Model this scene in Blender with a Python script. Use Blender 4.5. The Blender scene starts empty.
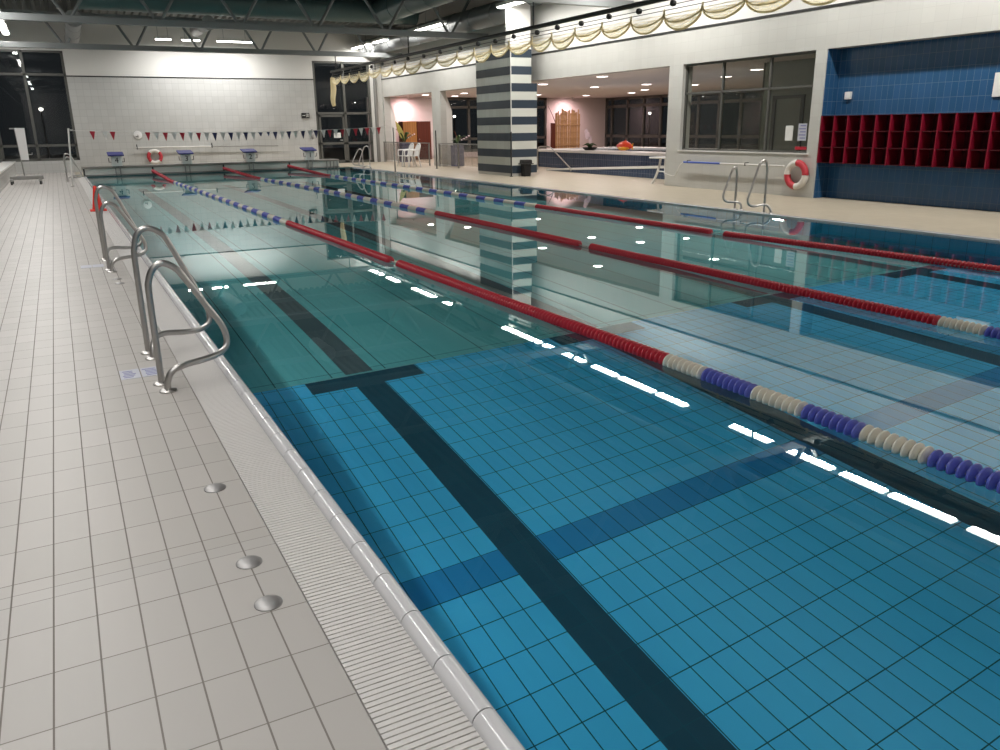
import bpy, bmesh, math, random
from mathutils import Vector, Matrix
random.seed(7)
scn = bpy.context.scene
COL = scn.collection
PI = math.pi

# ------------------------------------------------------------------ render look
scn.view_settings.view_transform = 'Standard'
scn.view_settings.look = 'None'
scn.view_settings.gamma = 1.0
scn.view_settings.use_curve_mapping = False
scn.view_settings.exposure = 0.0
scn.cycles.max_bounces = 12
scn.cycles.diffuse_bounces = 4
scn.cycles.glossy_bounces = 6
scn.cycles.transmission_bounces = 10
scn.cycles.transparent_max_bounces = 24
scn.cycles.caustics_refractive = True
scn.cycles.caustics_reflective = False
scn.cycles.sample_clamp_indirect = 6.0

# ------------------------------------------------------------------ materials
def newmat(name):
    m = bpy.data.materials.new(name); m.use_nodes = True
    nt = m.node_tree; nt.nodes.clear()
    return m, nt, nt.nodes, nt.links

def principled(nt, base=None, rough=.5, metal=0., spec=.5):
    b = nt.nodes.new('ShaderNodeBsdfPrincipled')
    if base is not None: b.inputs['Base Color'].default_value = (*base, 1)
    b.inputs['Roughness'].default_value = rough
    b.inputs['Metallic'].default_value = metal
    b.inputs['Specular IOR Level'].default_value = spec
    o = nt.nodes.new('ShaderNodeOutputMaterial')
    nt.links.new(b.outputs[0], o.inputs[0])
    return b

def mat(name, base, rough=.5, metal=0., spec=.5, noise=.06, nscale=6.):
    """plain surface with a slight procedural mottling of its own colour"""
    m, nt, N, L = newmat(name)
    b = principled(nt, base, rough, metal, spec)
    tc = N.new('ShaderNodeTexCoord'); nz = N.new('ShaderNodeTexNoise')
    nz.inputs['Scale'].default_value = nscale; nz.inputs['Detail'].default_value = 3
    L.new(tc.outputs['Object'], nz.inputs['Vector'])
    mx = N.new('ShaderNodeMix'); mx.data_type = 'RGBA'
    mx.inputs[6].default_value = (*[c*(1-noise) for c in base], 1)
    mx.inputs[7].default_value = (*[min(1, c*(1+noise)) for c in base], 1)
    L.new(nz.outputs[0], mx.inputs[0]); L.new(mx.outputs[2], b.inputs['Base Color'])
    return m

def math_node(nt, op, a, b=None):
    n = nt.nodes.new('ShaderNodeMath'); n.operation = op
    for i, v in enumerate((a, b)):
        if v is None: continue
        if isinstance(v, (int, float)): n.inputs[i].default_value = v
        else: nt.links.new(v, n.inputs[i])
    return n.outputs[0]

def tile(name, axes, size, origin, c1, c2, grout, gw, rough=.35, spec=.5, grout_v=None, bumpy=False):
    """ceramic tiles: axes such as 'xy'; gw = half width of the joints along each axis; c1..c2 vary per tile"""
    m, nt, N, L = newmat(name)
    b = principled(nt, c1, rough, 0, spec)
    tc = N.new('ShaderNodeTexCoord'); sp = N.new('ShaderNodeSeparateXYZ')
    L.new(tc.outputs['Object'], sp.inputs[0])
    gs = []; cells = []
    for i in range(2):
        c = sp.outputs['XYZ'.index(axes[i].upper())]
        u = math_node(nt, 'DIVIDE', math_node(nt, 'SUBTRACT', c, origin[i]), size[i])
        cells.append(math_node(nt, 'FLOOR', u))
        f = math_node(nt, 'FRACT', u)
        d = math_node(nt, 'MINIMUM', f, math_node(nt, 'SUBTRACT', 1., f))
        gs.append(math_node(nt, 'LESS_THAN', d, gw[i]/size[i]))
    cb = N.new('ShaderNodeCombineXYZ'); L.new(cells[0], cb.inputs[0]); L.new(cells[1], cb.inputs[1])
    wn = N.new('ShaderNodeTexWhiteNoise'); wn.noise_dimensions = '3D'; L.new(cb.outputs[0], wn.inputs['Vector'])
    mx = N.new('ShaderNodeMix'); mx.data_type = 'RGBA'
    mx.inputs[6].default_value = (*c1, 1); mx.inputs[7].default_value = (*c2, 1)
    L.new(wn.outputs['Value'], mx.inputs[0])
    m1 = N.new('ShaderNodeMix'); m1.data_type = 'RGBA'
    L.new(gs[1], m1.inputs[0]); L.new(mx.outputs[2], m1.inputs[6]); m1.inputs[7].default_value = (*(grout_v or grout), 1)
    m2 = N.new('ShaderNodeMix'); m2.data_type = 'RGBA'
    L.new(gs[0], m2.inputs[0]); L.new(m1.outputs[2], m2.inputs[6]); m2.inputs[7].default_value = (*grout, 1)
    L.new(m2.outputs[2], b.inputs['Base Color'])
    g = math_node(nt, 'MAXIMUM', gs[0], gs[1])
    L.new(math_node(nt, 'ADD', math_node(nt, 'MULTIPLY', g, .9-rough), rough), b.inputs['Roughness'])
    return m

def emit(name, col, s):
    m, nt, N, L = newmat(name)
    e = N.new('ShaderNodeEmission'); e.inputs[0].default_value = (*col, 1); e.inputs[1].default_value = s
    o = N.new('ShaderNodeOutputMaterial'); L.new(e.outputs[0], o.inputs[0]); return m

def thin_glass(name, tint=(.85, .88, .88), ior=1.5, haze=0.):
    m, nt, N, L = newmat(name)
    geo = N.new('ShaderNodeNewGeometry'); dt = N.new('ShaderNodeVectorMath'); dt.operation = 'DOT_PRODUCT'
    L.new(geo.outputs['Normal'], dt.inputs[0]); L.new(geo.outputs['Incoming'], dt.inputs[1])
    f0 = ((ior-1)/(ior+1))**2
    k5 = math_node(nt, 'POWER', math_node(nt, 'SUBTRACT', 1., math_node(nt, 'ABSOLUTE', dt.outputs['Value'])), 5.)
    fr = math_node(nt, 'ADD', math_node(nt, 'MULTIPLY', k5, 1-f0), f0)
    t = N.new('ShaderNodeBsdfTransparent'); t.inputs[0].default_value = (*tint, 1)
    g = N.new('ShaderNodeBsdfGlossy'); g.inputs['Roughness'].default_value = 0.0
    mx = N.new('ShaderNodeMixShader'); L.new(fr, mx.inputs[0])
    src = t.outputs[0]
    if haze:
        d = N.new('ShaderNodeBsdfDiffuse'); d.inputs[0].default_value = (.7, .72, .7, 1)
        m0 = N.new('ShaderNodeMixShader'); m0.inputs[0].default_value = haze
        L.new(t.outputs[0], m0.inputs[1]); L.new(d.outputs[0], m0.inputs[2]); src = m0.outputs[0]
    L.new(src, mx.inputs[1]); L.new(g.outputs[0], mx.inputs[2])
    o = N.new('ShaderNodeOutputMaterial'); L.new(mx.outputs[0], o.inputs[0]); return m

def water_mat():
    m, nt, N, L = newmat('pool_water')
    g = N.new('ShaderNodeBsdfGlass'); g.inputs['IOR'].default_value = 1.333
    g.inputs['Roughness'].default_value = 0.0; g.inputs['Color'].default_value = (.93, 1., 1., 1)
    o = N.new('ShaderNodeOutputMaterial'); L.new(g.outputs[0], o.inputs[0]); return m

def net_mat(name, cover, pitch):
    m, nt, N, L = newmat(name)
    b = N.new('ShaderNodeBsdfPrincipled'); b.inputs['Base Color'].default_value = (.82, .75, .55, 1); b.inputs['Roughness'].default_value = .8
    tc = N.new('ShaderNodeTexCoord'); sp = N.new('ShaderNodeSeparateXYZ'); L.new(tc.outputs['Object'], sp.inputs[0])
    ms = []
    for ax in (1, 2):
        f = math_node(nt, 'FRACT', math_node(nt, 'DIVIDE', sp.outputs[ax], pitch))
        ms.append(math_node(nt, 'LESS_THAN', f, cover))
    k = math_node(nt, 'MAXIMUM', ms[0], ms[1])
    tr = N.new('ShaderNodeBsdfTranslucent'); tr.inputs[0].default_value = (.93, .85, .64, 1)
    m0 = N.new('ShaderNodeMixShader'); m0.inputs[0].default_value = .5; L.new(b.outputs[0], m0.inputs[1]); L.new(tr.outputs[0], m0.inputs[2])
    t = N.new('ShaderNodeBsdfTransparent'); mx = N.new('ShaderNodeMixShader')
    L.new(k, mx.inputs[0]); L.new(t.outputs[0], mx.inputs[1]); L.new(m0.outputs[0], mx.inputs[2])
    o = N.new('ShaderNodeOutputMaterial'); L.new(mx.outputs[0], o.inputs[0]); return m

TW = .1236; TL = .2535           # deck tile pitch
M = {}
M['deck'] = tile('deck_tiles', 'xy', (TW, TL), (.385, 2.066), (.468, .447, .425), (.502, .475, .452), (.22, .20, .18), (.0026, .0022), .42, .35, (.25, .228, .205))
M['deck_far'] = tile('deck_tiles_beyond_joint', 'xy', (TW, TL), (.385, 2.915), (.46, .437, .41), (.50, .47, .445), (.22, .20, .18), (.0026, .0022), .42, .35, (.25, .228, .205))
M['joint'] = tile('expansion_joint_tiles', 'xy', (TW, .076), (.385, 2.835), (.468, .447, .425), (.502, .475, .452), (.22, .20, .18), (.0026, .0028), .42, .35, (.24, .22, .20))
M['beige'] = tile('beige_deck_tiles', 'xy', (.125, .25), (0, 0), (0.415, 0.365, 0.282), (0.448, 0.394, 0.307), (.43, .38, .29), (.002, .002), .45, .35)
M['white_tile_x'] = tile('white_wall_tiles_facing_pool_side', 'yz', (.25, .25), (0, .08), (0.532, 0.527, 0.499), (0.560, 0.556, 0.527), (.46, .455, .43), (.003, .003), .25, .4)
M['white_tile_y'] = tile('white_wall_tiles_end_wall', 'xz', (.25, .25), (.03, .08), (.50, .50, .485), (.535, .535, .52), (.385, .385, .375), (.0045, .0045), .25, .4)
M['blue_tile_x'] = tile('blue_wall_tiles', 'yz', (.125, .25), (0, .12), (.022, .085, .19), (.03, .10, .225), (.12, .18, .25), (.0025, .0025), .22, .5)
M['blue_tile_y'] = tile('blue_wall_tiles_reveal', 'xz', (.125, .25), (0, .12), (.022, .085, .19), (.03, .10, .225), (.12, .18, .25), (.0025, .0025), .22, .5)
M['navy_x'] = tile('dark_slate_tiles_pool_face', 'yz', (.125, .25), (0, .12), (.045, .06, .075), (.055, .07, .09), (.13, .14, .15), (.003, .003), .2, .5)
M['navy_basin'] = tile('navy_basin_tiles', 'yz', (.125, .25), (0, .12), (.03, .05, .10), (.04, .065, .12), (.16, .18, .22), (.003, .003), .25, .5)
BLUE1 = (.062, .52, .87); BLUE2 = (.072, .57, .92); GROUT = (.01, .09, .13)
M['pool_floor'] = tile('pool_floor_tiles', 'xy', (.125, .25), (1.45-.125*4, 2.71), BLUE1, BLUE2, GROUT, (.0032, .0032), .35, .3)
M['pool_band'] = tile('pool_band_tiles', 'xy', (.125, .25), (1.45-.125*4, 2.71), (.018, .26, .56), (.022, .28, .60), GROUT, (.0032, .0032), .35, .3)
M['pool_dark'] = tile('pool_lane_tiles', 'xy', (.125, .25), (1.45-.125*4, 2.71), (.010, .065, .105), (.013, .075, .12), (.02, .10, .14), (.0025, .0025), .35, .3)
M['pool_wall'] = tile('pool_wall_tiles', 'yz', (.25, .125), (2.71, -.02), BLUE1, BLUE2, GROUT, (.003, .003), .35, .3)
M['pool_wall_y'] = tile('pool_end_tiles', 'xz', (.25, .125), (.83, -.02), BLUE1, BLUE2, GROUT, (.003, .003), .35, .3)
M['pool_end'] = tile('teal_end_tiles', 'xz', (.25, .125), (.83, -.02), (.03, .14, .16), (.035, .16, .18), (.012, .06, .07), (.003, .003), .35, .3)
M['mov_floor'] = tile('movable_floor_panels', 'xy', (.49, 3.9), (1.325, 6.62), (.135, .50, .52), (.15, .535, .555), (.03, .12, .13), (.006, .005), .4, .3)
M['mov_line'] = mat('movable_floor_edge', (.20, .50, .50), .4)
M['mov_dark'] = mat('movable_floor_lane', (.07, .11, .125), .5)
M['water'] = water_mat()
M['spa_water'] = mat('therapy_basin_water', (.10, .16, .20), .05, 0, .6)
M['white_paint'] = mat('white_panel_paint', (.70, .69, .66), .5, 0, .3, .02, 2)
M['white_plaster'] = mat('plaster', (.72, .66, .64), .8, 0, .2, .03, 3)
M['grey_green'] = mat('grey_green_wall', (.30, .32, .29), .6, 0, .3, .05, 3)
M['grate'] = mat('white_grate_plastic', (.70, .675, .655), .4, 0, .4, .03, 20)
M['edge'] = mat('glazed_white_edge', (.66, .655, .67), .12, 0, .6, .02, 8)
M['edge_grout'] = mat('dark_edge_grout', (.05, .05, .055), .8)
M['steel'] = mat('brushed_stainless_steel', (.46, .445, .43), .40, 1., .5, .05, 30)
M['cap_steel'] = mat('satin_steel', (.40, .39, .385), .52, 1., .5, .05, 30)
M['dull_steel'] = mat('dull_grey_steel', (.30, .295, .28), .45, .7, .5, .05, 10)
M['frame'] = mat('grey_window_frame', (.115, .115, .105), .4, .2, .4, .05, 8)
M['truss'] = mat('grey_truss_paint', (.27, .285, .285), .45, 0, .4, .05, 5)
M['roof'] = mat('grey_roof_sheet', (.16, .165, .16), .6, 0, .3, .06, 3)
M['duct'] = mat('grey_green_duct', (.10, .155, .155), .4, .1, .5, .08, 2)
M['duct_dark'] = mat('dark_duct', (.045, .06, .06), .5, .1, .4, .06, 3)
M['duct_grey'] = mat('grey_duct', (.20, .21, .215), .35, .3, .5, .06, 3)
M['duct_pale'] = mat('pale_duct', (.42, .42, .42), .5, .2, .4, .25, 14)
M['coping'] = mat('grey_end_coping', (.25, .235, .21), .5, 0, .4, .06, 5)
M['platform_front'] = mat('pale_end_wall', (.62, .61, .57), .45, 0, .4, .05, 4)
M['white_plastic'] = mat('white_plastic', (.78, .77, .76), .35, 0, .45, .02, 6)
M['white_metal'] = mat('white_enamel', (.70, .69, .66), .35, 0, .45, .03, 6)
M['black_plastic'] = mat('black_plastic', (.012, .012, .013), .45, 0, .4, .1, 10)
M['dark_metal'] = mat('dark_metal', (.045, .045, .045), .4, .4, .4, .08, 10)
M['red'] = mat('red_float_plastic', (.50, .025, .045), .3, 0, .5, .1, 30)
M['fwhite'] = mat('cream_float_plastic', (.72, .68, .58), .3, 0, .5, .06, 30)
M['fblue'] = mat('blue_float_plastic', (.115, .135, .50), .3, 0, .5, .1, 30)
M['cable'] = mat('steel_cable', (.35, .35, .33), .4, .8)
M['ring_red'] = mat('life_ring_red', (.50, .04, .055), .4, 0, .4, .06, 10)
M['ring_white'] = mat('life_ring_white', (.74, .71, .66), .4, 0, .4, .04, 10)
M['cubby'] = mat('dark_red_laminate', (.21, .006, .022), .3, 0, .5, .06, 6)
M['cubby_shaded'] = mat('shaded_red_laminate', (.065, .004, .008), .3, 0, .5, .06, 6)  # shade inside the compartments put into a darker laminate colour
M['flag_red'] = mat('red_pennant', (.42, .02, .04), .7); M['flag_white'] = mat('white_pennant', (.66, .66, .64), .7)
M['flag_blue'] = mat('navy_pennant', (.025, .03, .10), .7)
M['cone'] = mat('red_cone_plastic', (.78, .035, .02), .4)
M['net'] = net_mat('cream_open_netting', .24, .06); M['net_dense'] = net_mat('cream_gathered_netting', .58, .045)
M['net_roll'] = mat('cream_rolled_net', (.74, .67, .47), .85, 0, .2, .3, 40)
def add_translucency(m, col, f):
    nt = m.node_tree; N, L = nt.nodes, nt.links
    o = [n for n in N if n.type == 'OUTPUT_MATERIAL'][0]; src = o.inputs[0].links[0].from_socket
    t = N.new('ShaderNodeBsdfTranslucent'); t.inputs[0].default_value = (*col, 1)
    x = N.new('ShaderNodeMixShader'); x.inputs[0].default_value = f
    L.new(src, x.inputs[1]); L.new(t.outputs[0], x.inputs[2]); L.new(x.outputs[0], o.inputs[0])
add_translucency(M['net_roll'], (.85, .77, .55), .5)
M['block_blue'] = mat('blue_block_top', (.05, .055, .21), .6, 0, .3, .08, 12)
M['ink'] = mat('black_print', (.02, .02, .022), .6)
M['blue_ink'] = mat('blue_print', (.24, .25, .46), .6)
M['pale_blue'] = mat('pale_blue_sticker', (.52, .53, .60), .5)
M['paper'] = mat('paper', (.74, .74, .72), .7)
M['blue_grip'] = mat('blue_foam_grip', (.06, .12, .48), .6)
M['wood'] = tile('orange_wood_planks', 'xz', (.12, 5), (0, 0), (.38, .17, .05), (.44, .21, .065), (.16, .06, .02), (.004, .002), .5, .3)
M['wood_dark'] = tile('red_brown_wood_planks', 'xz', (.12, 5), (0, 0), (.10, .022, .012), (.12, .028, .014), (.07, .02, .01), (.004, .002), .5, .3)
M['bamboo'] = mat('bamboo_cane', (.46, .27, .13), .5, 0, .3, .2, 6)
M['leaf'] = mat('green_leaf', (.05, .10, .03), .5, 0, .4, .3, 12)
M['leaf_yellow'] = mat('yellow_green_leaf', (.24, .21, .04), .5, 0, .4, .3, 8)
M['planter'] = mat('slate_blue_planter', (.11, .11, .19), .5)
M['petal'] = mat('pale_pink_petal', (.75, .60, .66), .6)
M['fish_red'] = mat('red_glaze', (.62, .05, .015), .25, 0, .6, .3, 8); M['fish_yellow'] = mat('orange_yellow_glaze', (.75, .36, .02), .25, 0, .6, .3, 8)
M['glass'] = thin_glass('window_glass'); M['fence_glass'] = thin_glass('smoky_fence_glass', (.84, .82, .80), 1.45, .04)
M['office_glass'] = thin_glass('office_glass', (.80, .82, .78), 1.5, .03)
M['tube'] = emit('lit_tube_diffuser', (1., .97, .90), 14.)
M['down'] = emit('lit_downlight', (1., .86, .82), 9.)
M['underwater'] = emit('lit_underwater_lens', (.85, .97, 1.), 12.)
M['street'] = emit('lit_street_lantern', (1., .95, .85), 6.)
M['ground'] = mat('dark_ground', (.03, .035, .03), .9)

# ------------------------------------------------------------------ mesh builder
def catmull(pts, n=6, closed=False):
    P = [Vector(p) for p in pts]; out = []
    for i in range(len(P)-1):
        p0 = P[max(i-1, 0)]; p1 = P[i]; p2 = P[i+1]; p3 = P[min(i+2, len(P)-1)]
        for k in range(n):
            t = k/n
            out.append(.5*((2*p1)+(p2-p0)*t+(2*p0-5*p1+4*p2-p3)*t*t+(3*p1-p0-3*p2+p3)*t**3))
    out.append(P[-1]); return out

class MB:
    def __init__(s): s.bm = bmesh.new()
    def box(s, x0, x1, y0, y1, z0, z1):
        v = [s.bm.verts.new((x, y, z)) for z in (z0, z1) for y in (y0, y1) for x in (x0, x1)]
        for f in ((0, 2, 3, 1), (4, 5, 7, 6), (0, 1, 5, 4), (2, 6, 7, 3), (0, 4, 6, 2), (1, 3, 7, 5)):
            s.bm.faces.new([v[i] for i in f])
        return s
    def quad(s, *pts):
        s.bm.faces.new([s.bm.verts.new(p) for p in pts]); return s
    def prism(s, poly, axis, a0, a1):
        """polygon in the two other axes, pushed along axis"""
        def P(p, a):
            q = list(p); q.insert('xyz'.index(axis), a); return q
        A = [s.bm.verts.new(P(p, a0)) for p in poly]; B = [s.bm.verts.new(P(p, a1)) for p in poly]
        s.bm.faces.new(A[::-1]); s.bm.faces.new(B)
        n = len(poly)
        for i in range(n): s.bm.faces.new((A[i], A[(i+1) % n], B[(i+1) % n], B[i]))
        return s
    def tube(s, pts, r, seg=12, smooth=0, cap=True):
        P = catmull(pts, smooth) if smooth else [Vector(p) for p in pts]
        R = list(r) if isinstance(r, (list, tuple)) else [r]*len(P)
        if len(R) != len(P):
            Q = R; R = []
            for i in range(len(P)):
                f = i/(len(P)-1)*(len(Q)-1); k = min(int(f), len(Q)-2); R.append(Q[k]+(Q[k+1]-Q[k])*(f-k))
        rings = []; t0 = None; nrm = None
        for i, p in enumerate(P):
            t = (P[min(i+1, len(P)-1)]-P[max(i-1, 0)]).normalized()
            if nrm is None:
                a = Vector((0, 0, 1)) if abs(t.z) < .9 else Vector((1, 0, 0))
                nrm = t.cross(a).normalized()
            else:
                nrm = (nrm - t*nrm.dot(t))
                nrm = nrm.normalized() if nrm.length > 1e-6 else t.orthogonal().normalized()
            b = t.cross(nrm)
            rings.append([s.bm.verts.new(p+(nrm*math.cos(2*PI*k/seg)+b*math.sin(2*PI*k/seg))*R[i]) for k in range(seg)])
        for A, B in zip(rings, rings[1:]):
            for k in range(seg): s.bm.faces.new((A[k], A[(k+1) % seg], B[(k+1) % seg], B[k]))
        if cap: s.bm.faces.new(rings[0][::-1]); s.bm.faces.new(rings[-1])
        return s
    def cyl(s, p0, p1, r, seg=12): return s.tube([p0, p1], r, seg)
    def lathe(s, prof, c=(0, 0, 0), axis='z', seg=20):
        """profile of (radius, height) about axis"""
        c = Vector(c); rings = []
        for r, h in prof:
            ring = []
            for k in range(seg if r > 1e-6 else 1):
                a = 2*PI*k/seg; u, v = r*math.cos(a), r*math.sin(a)
                d = {'z': (u, v, h), 'y': (v, h, u), 'x': (h, u, v)}[axis]
                ring.append(s.bm.verts.new(c+Vector(d)))
            rings.append(ring)
        for A, B in zip(rings, rings[1:]):
            if len(A) == 1 and len(B) == 1: continue
            if len(A) == 1:
                for k in range(seg): s.bm.faces.new((A[0], B[(k+1) % seg], B[k]))
            elif len(B) == 1:
                for k in range(seg): s.bm.faces.new((A[k], A[(k+1) % seg], B[0]))
            else:
                for k in range(seg): s.bm.faces.new((A[k], A[(k+1) % seg], B[(k+1) % seg], B[k]))
        if len(rings[0]) > 1: s.bm.faces.new(rings[0][::-1])
        if len(rings[-1]) > 1: s.bm.faces.new(rings[-1])
        return s
    def arc_torus(s, R, r, a0, a1, plane='yz', n=20, seg=12):
        pts = []
        for i in range(n+1):
            a = a0+(a1-a0)*i/n; u, v = R*math.cos(a), R*math.sin(a)
            pts.append((0, u, v) if plane == 'yz' else (u, 0, v))
        return s.tube(pts, r, seg)
    def grid(s, f, nu, nv):
        V = [[s.bm.verts.new(f(i/nu, j/nv)) for j in range(nv+1)] for i in range(nu+1)]
        for i in range(nu):
            for j in range(nv): s.bm.faces.new((V[i][j], V[i+1][j], V[i+1][j+1], V[i][j+1]))
        return s
    def text(s, body, size, origin, ux, uy, depth=.004):
        """flat lettering as mesh; ux, uy give its reading and up directions"""
        cu = bpy.data.curves.new('lettering', 'FONT'); cu.body = body; cu.size = size; cu.align_x = 'CENTER'; cu.align_y = 'CENTER'; cu.extrude = depth
        o = bpy.data.objects.new('lettering', cu); COL.objects.link(o)
        bpy.context.view_layer.update()
        me = bpy.data.meshes.new_from_object(o.evaluated_get(bpy.context.evaluated_depsgraph_get()))
        bpy.data.objects.remove(o); bpy.data.curves.remove(cu)
        ux, uy = Vector(ux), Vector(uy); uz = ux.cross(uy)
        mt = Matrix((ux, uy, uz)).transposed().to_4x4(); mt.translation = Vector(origin)
        me.transform(mt); s.bm.from_mesh(me); bpy.data.meshes.remove(me); return s
    def build(s, name, m, parent=None, smooth=False, bevel=0., loc=None):
        bmesh.ops.recalc_face_normals(s.bm, faces=s.bm.faces[:])
        if bevel:
            bmesh.ops.bevel(s.bm, geom=[e for e in s.bm.edges], offset=bevel, segments=2, affect='EDGES', profile=.5)
        if smooth:
            for f in s.bm.faces: f.smooth = True
            for e in s.bm.edges:
                if len(e.link_faces) == 2 and e.calc_face_angle(0) > math.radians(38): e.smooth = False
        me = bpy.data.meshes.new(name); s.bm.to_mesh(me); s.bm.free()
        me.materials.append(m)
        o = bpy.data.objects.new(name, me); COL.objects.link(o)
        if parent: o.parent = parent
        if loc: o.location = loc
        return o

def tag(o, label, cat, group=None, kind=None):
    o['label'] = label; o['category'] = cat
    if group: o['group'] = group
    if kind: o['kind'] = kind
    return o
def thing(name, label, cat, loc=(0, 0, 0), rz=0, group=None):
    o = bpy.data.objects.new(name, None); COL.objects.link(o); o.location = loc; o.rotation_euler = (0, 0, rz); o.empty_display_size = .2
    return tag(o, label, cat, group)
def struct(o, label=None):
    o['kind'] = 'structure'
    if label: o['label'] = label
    return o
def kids(o): return [c for c in bpy.data.objects if c.parent == o]
def dup(root, loc, rz=None, label=None, scale=None):
    r = root.copy(); COL.objects.link(r); r.location = loc
    if rz is not None: r.rotation_euler = (0, 0, rz)
    if scale: r.scale = scale
    if label: r['label'] = label
    for ch in kids(root):
        c = ch.copy(); COL.objects.link(c); c.parent = r
        for g in kids(ch):
            d = g.copy(); COL.objects.link(d); d.parent = c
    return r
ORD = ['first', 'second', 'third', 'fourth', 'fifth', 'sixth', 'seventh', 'eighth', 'ninth', 'tenth', 'eleventh', 'twelfth',
       'thirteenth', 'fourteenth', 'fifteenth', 'sixteenth', 'seventeenth', 'eighteenth', 'nineteenth', 'twentieth', 'twenty-first', 'twenty-second',
       'twenty-third', 'twenty-fourth', 'twenty-fifth', 'twenty-sixth', 'twenty-seventh', 'twenty-eighth']

# ------------------------------------------------------------------ dimensions (metres)
WZ = -.02; BZ = -1.82                     # water level, pool floor
XE = .80; XR = 10.5                       # pool sides
Y0 = -2.0; YE = 32.2                     # pool ends
YB = -5.0; YF = 36.5                      # hall ends
XL = -1.45; XW = 13.5                     # hall sides
ROOF = 6.05

# ------------------------------------------------------------------ floor and pool shell
struct(MB().box(XL, .50, YB, 2.759, -.25, 0).build('floor', M['deck']), 'near deck of small cream tiles')
struct(MB().box(XL, .50, 2.759, 2.835, -.25, 0).build('floor', M['joint']), 'narrow joint row across the deck')
struct(MB().box(XL, .50, 2.835, YF, -.25, 0).build('floor', M['deck_far']), 'long tiled deck beyond the joint')
struct(MB().box(.50, .76, YB, YE+.2, -.35, -.03).build('floor', M['edge_grout']), 'gutter channel under the grate')
struct(MB().box(.50, XR, YE+.75, YF, -.25, 0).build('floor', M['beige']))
struct(MB().box(XR, XW, YB, YF, -.25, 0).build('floor', M['beige']), 'beige deck along the right side')
struct(MB().box(.5, XR, YB, Y0, -.25, 0).build('floor', M['deck']))
# pool shell
YM = 6.52                                  # where the movable floor begins
struct(MB().quad((XE-.05, Y0, BZ), (XR, Y0, BZ), (XR, YM, BZ), (XE-.05, YM, BZ)).build('floor_pool', M['pool_floor']), 'blue tiled pool floor')
struct(MB().quad((XE-.05, YM, BZ), (XR, YM, BZ), (XR, YE, BZ), (XE-.05, YE, BZ)).build('floor_pool', M['mov_floor']), 'grey green panels of the movable pool floor')
struct(MB().box(.72, XE-.0, Y0, YE, BZ-.1, -.10).build('wall_pool_left', M['pool_wall']))
struct(MB().box(XR, XR+.1, Y0, YE, BZ-.1, -.06).build('wall_pool_right', M['pool_wall']))
struct(MB().box(.72, XR+.1, YE, YE+.05, BZ-.1, -.005).build('wall_pool_far', M['pool_end']))
struct(MB().box(.72, XR+.1, Y0-.1, Y0, BZ-.1, -.0).build('wall_pool_near', M['pool_wall_y']))
struct(MB().box(XR-.03, XR+.12, Y0, YE+.1, -.06, .004).build('trim_1', M['edge'], bevel=.004), 'white rim of the right pool side')
# lane markings and cross band: tiles of another colour set in the pool floor
def inlay(name, x0, x1, y0, y1, m, z=.002): struct(MB().box(x0, x1, y0, y1, BZ-.01, BZ+z).build(name, m))
LANES = [2.065, 4.5, 6.88, 9.32]
inlay('trim_2', XE, XR, 3.46, 3.71, M['pool_band'])
for lx in LANES:
    inlay('trim_3', lx-.125, lx+.125, Y0, 6.25, M['pool_dark'], .004)
    inlay('trim_3', lx-.5, lx+.5, 6.25, 6.5, M['pool_dark'], .004)
    inlay('trim_3', lx-.125, lx+.125, 6.54, 26.5, M['mov_dark'], .004)
inlay('trim_4', XE, XR, 6.505, 6.525, M['mov_line'], .006)
# water
w = MB().grid(lambda u, v: (XE-.02+(XR-XE+.02)*u, Y0+(YE-Y0)*v, WZ), 8, 24).build('pool_water', M['water'], smooth=True)
if w.data.polygons[0].normal.z < 0: w.data.flip_normals()
tag(w, 'still clear water filling the swimming pool', 'water', kind='stuff')

# rounded edge tiles of the left pool side, laid end to end
prof = [(.725, -.04)]
for k in range(11):
    a = PI*(1-k/10)
    prof.append((.768+.04*math.cos(a), -.02+.045*math.sin(a)))
prof += [(.808, -.12), (.725, -.12)]
mb = MB(); y = YE
n = 0; per = .2535
y = 2.066-per*17
while y < YE-.01:
    mb.prism(prof, 'y', y+.0025, min(y+per-.0025, YE)); y += per
struct(mb.build('trim_5', M['edge'], smooth=True), 'rounded white edge tiles of the left pool side')
struct(MB().prism([(x*.0+(x-.768)*.93+.768, (z+.02)*.93-.02) for x, z in prof], 'y', Y0, YE).build('trim_6', M['edge_grout'], smooth=True))

# overflow grate: white slats across the gutter
g = thing('overflow_grate', 'white slatted overflow grate running along the left pool edge', 'grate', (.61, 14.5, -.03))
mb = MB(); y = YB+3
while y < YE:
    mb.box(-.105, .115, y-14.5, y-14.5+.0162, .012, .030); y += .0215
mb.build('slats', M['grate'], g)
mb = MB()
for x in (-.06, .05): mb.box(x-.006, x+.006, YB+3-14.5, YE-14.5, .0, .026)
mb.build('carrier_bar', M['grate'], g)

# ------------------------------------------------------------------ walls
# far wall
struct(MB().box(.78, 10.35, YF, YF+.3, 0, 3.53).build('wall_far', M['white_tile_y']), 'white tiled far wall')
struct(MB().box(.78, 10.35, YF-.005, YF+.3, 3.57, 5.6).build('wall_far', M['white_paint']), 'smooth white band of the far wall')
struct(MB().box(.78, 10.35, YF-.012, YF+.2, 3.53, 3.575).build('trim_7', M['dark_metal']))
struct(MB().box(-1.9, .78, YF, YF+.3, 4.45, 5.6).build('wall_far', M['white_paint']))
struct(MB().box(-1.9, .78, YF-.15, YF+.3, 0, .45).build('wall_far', M['white_tile_y']), 'low tiled plinth under the far left window')
struct(MB().box(10.35, XW, YF, YF+.3, 4.32, 5.6).build('wall_far', M['white_paint']))
struct(MB().box(12.95, XW, YF, YF+.3, 0, 4.32).build('wall_far', M['white_paint']))
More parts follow.
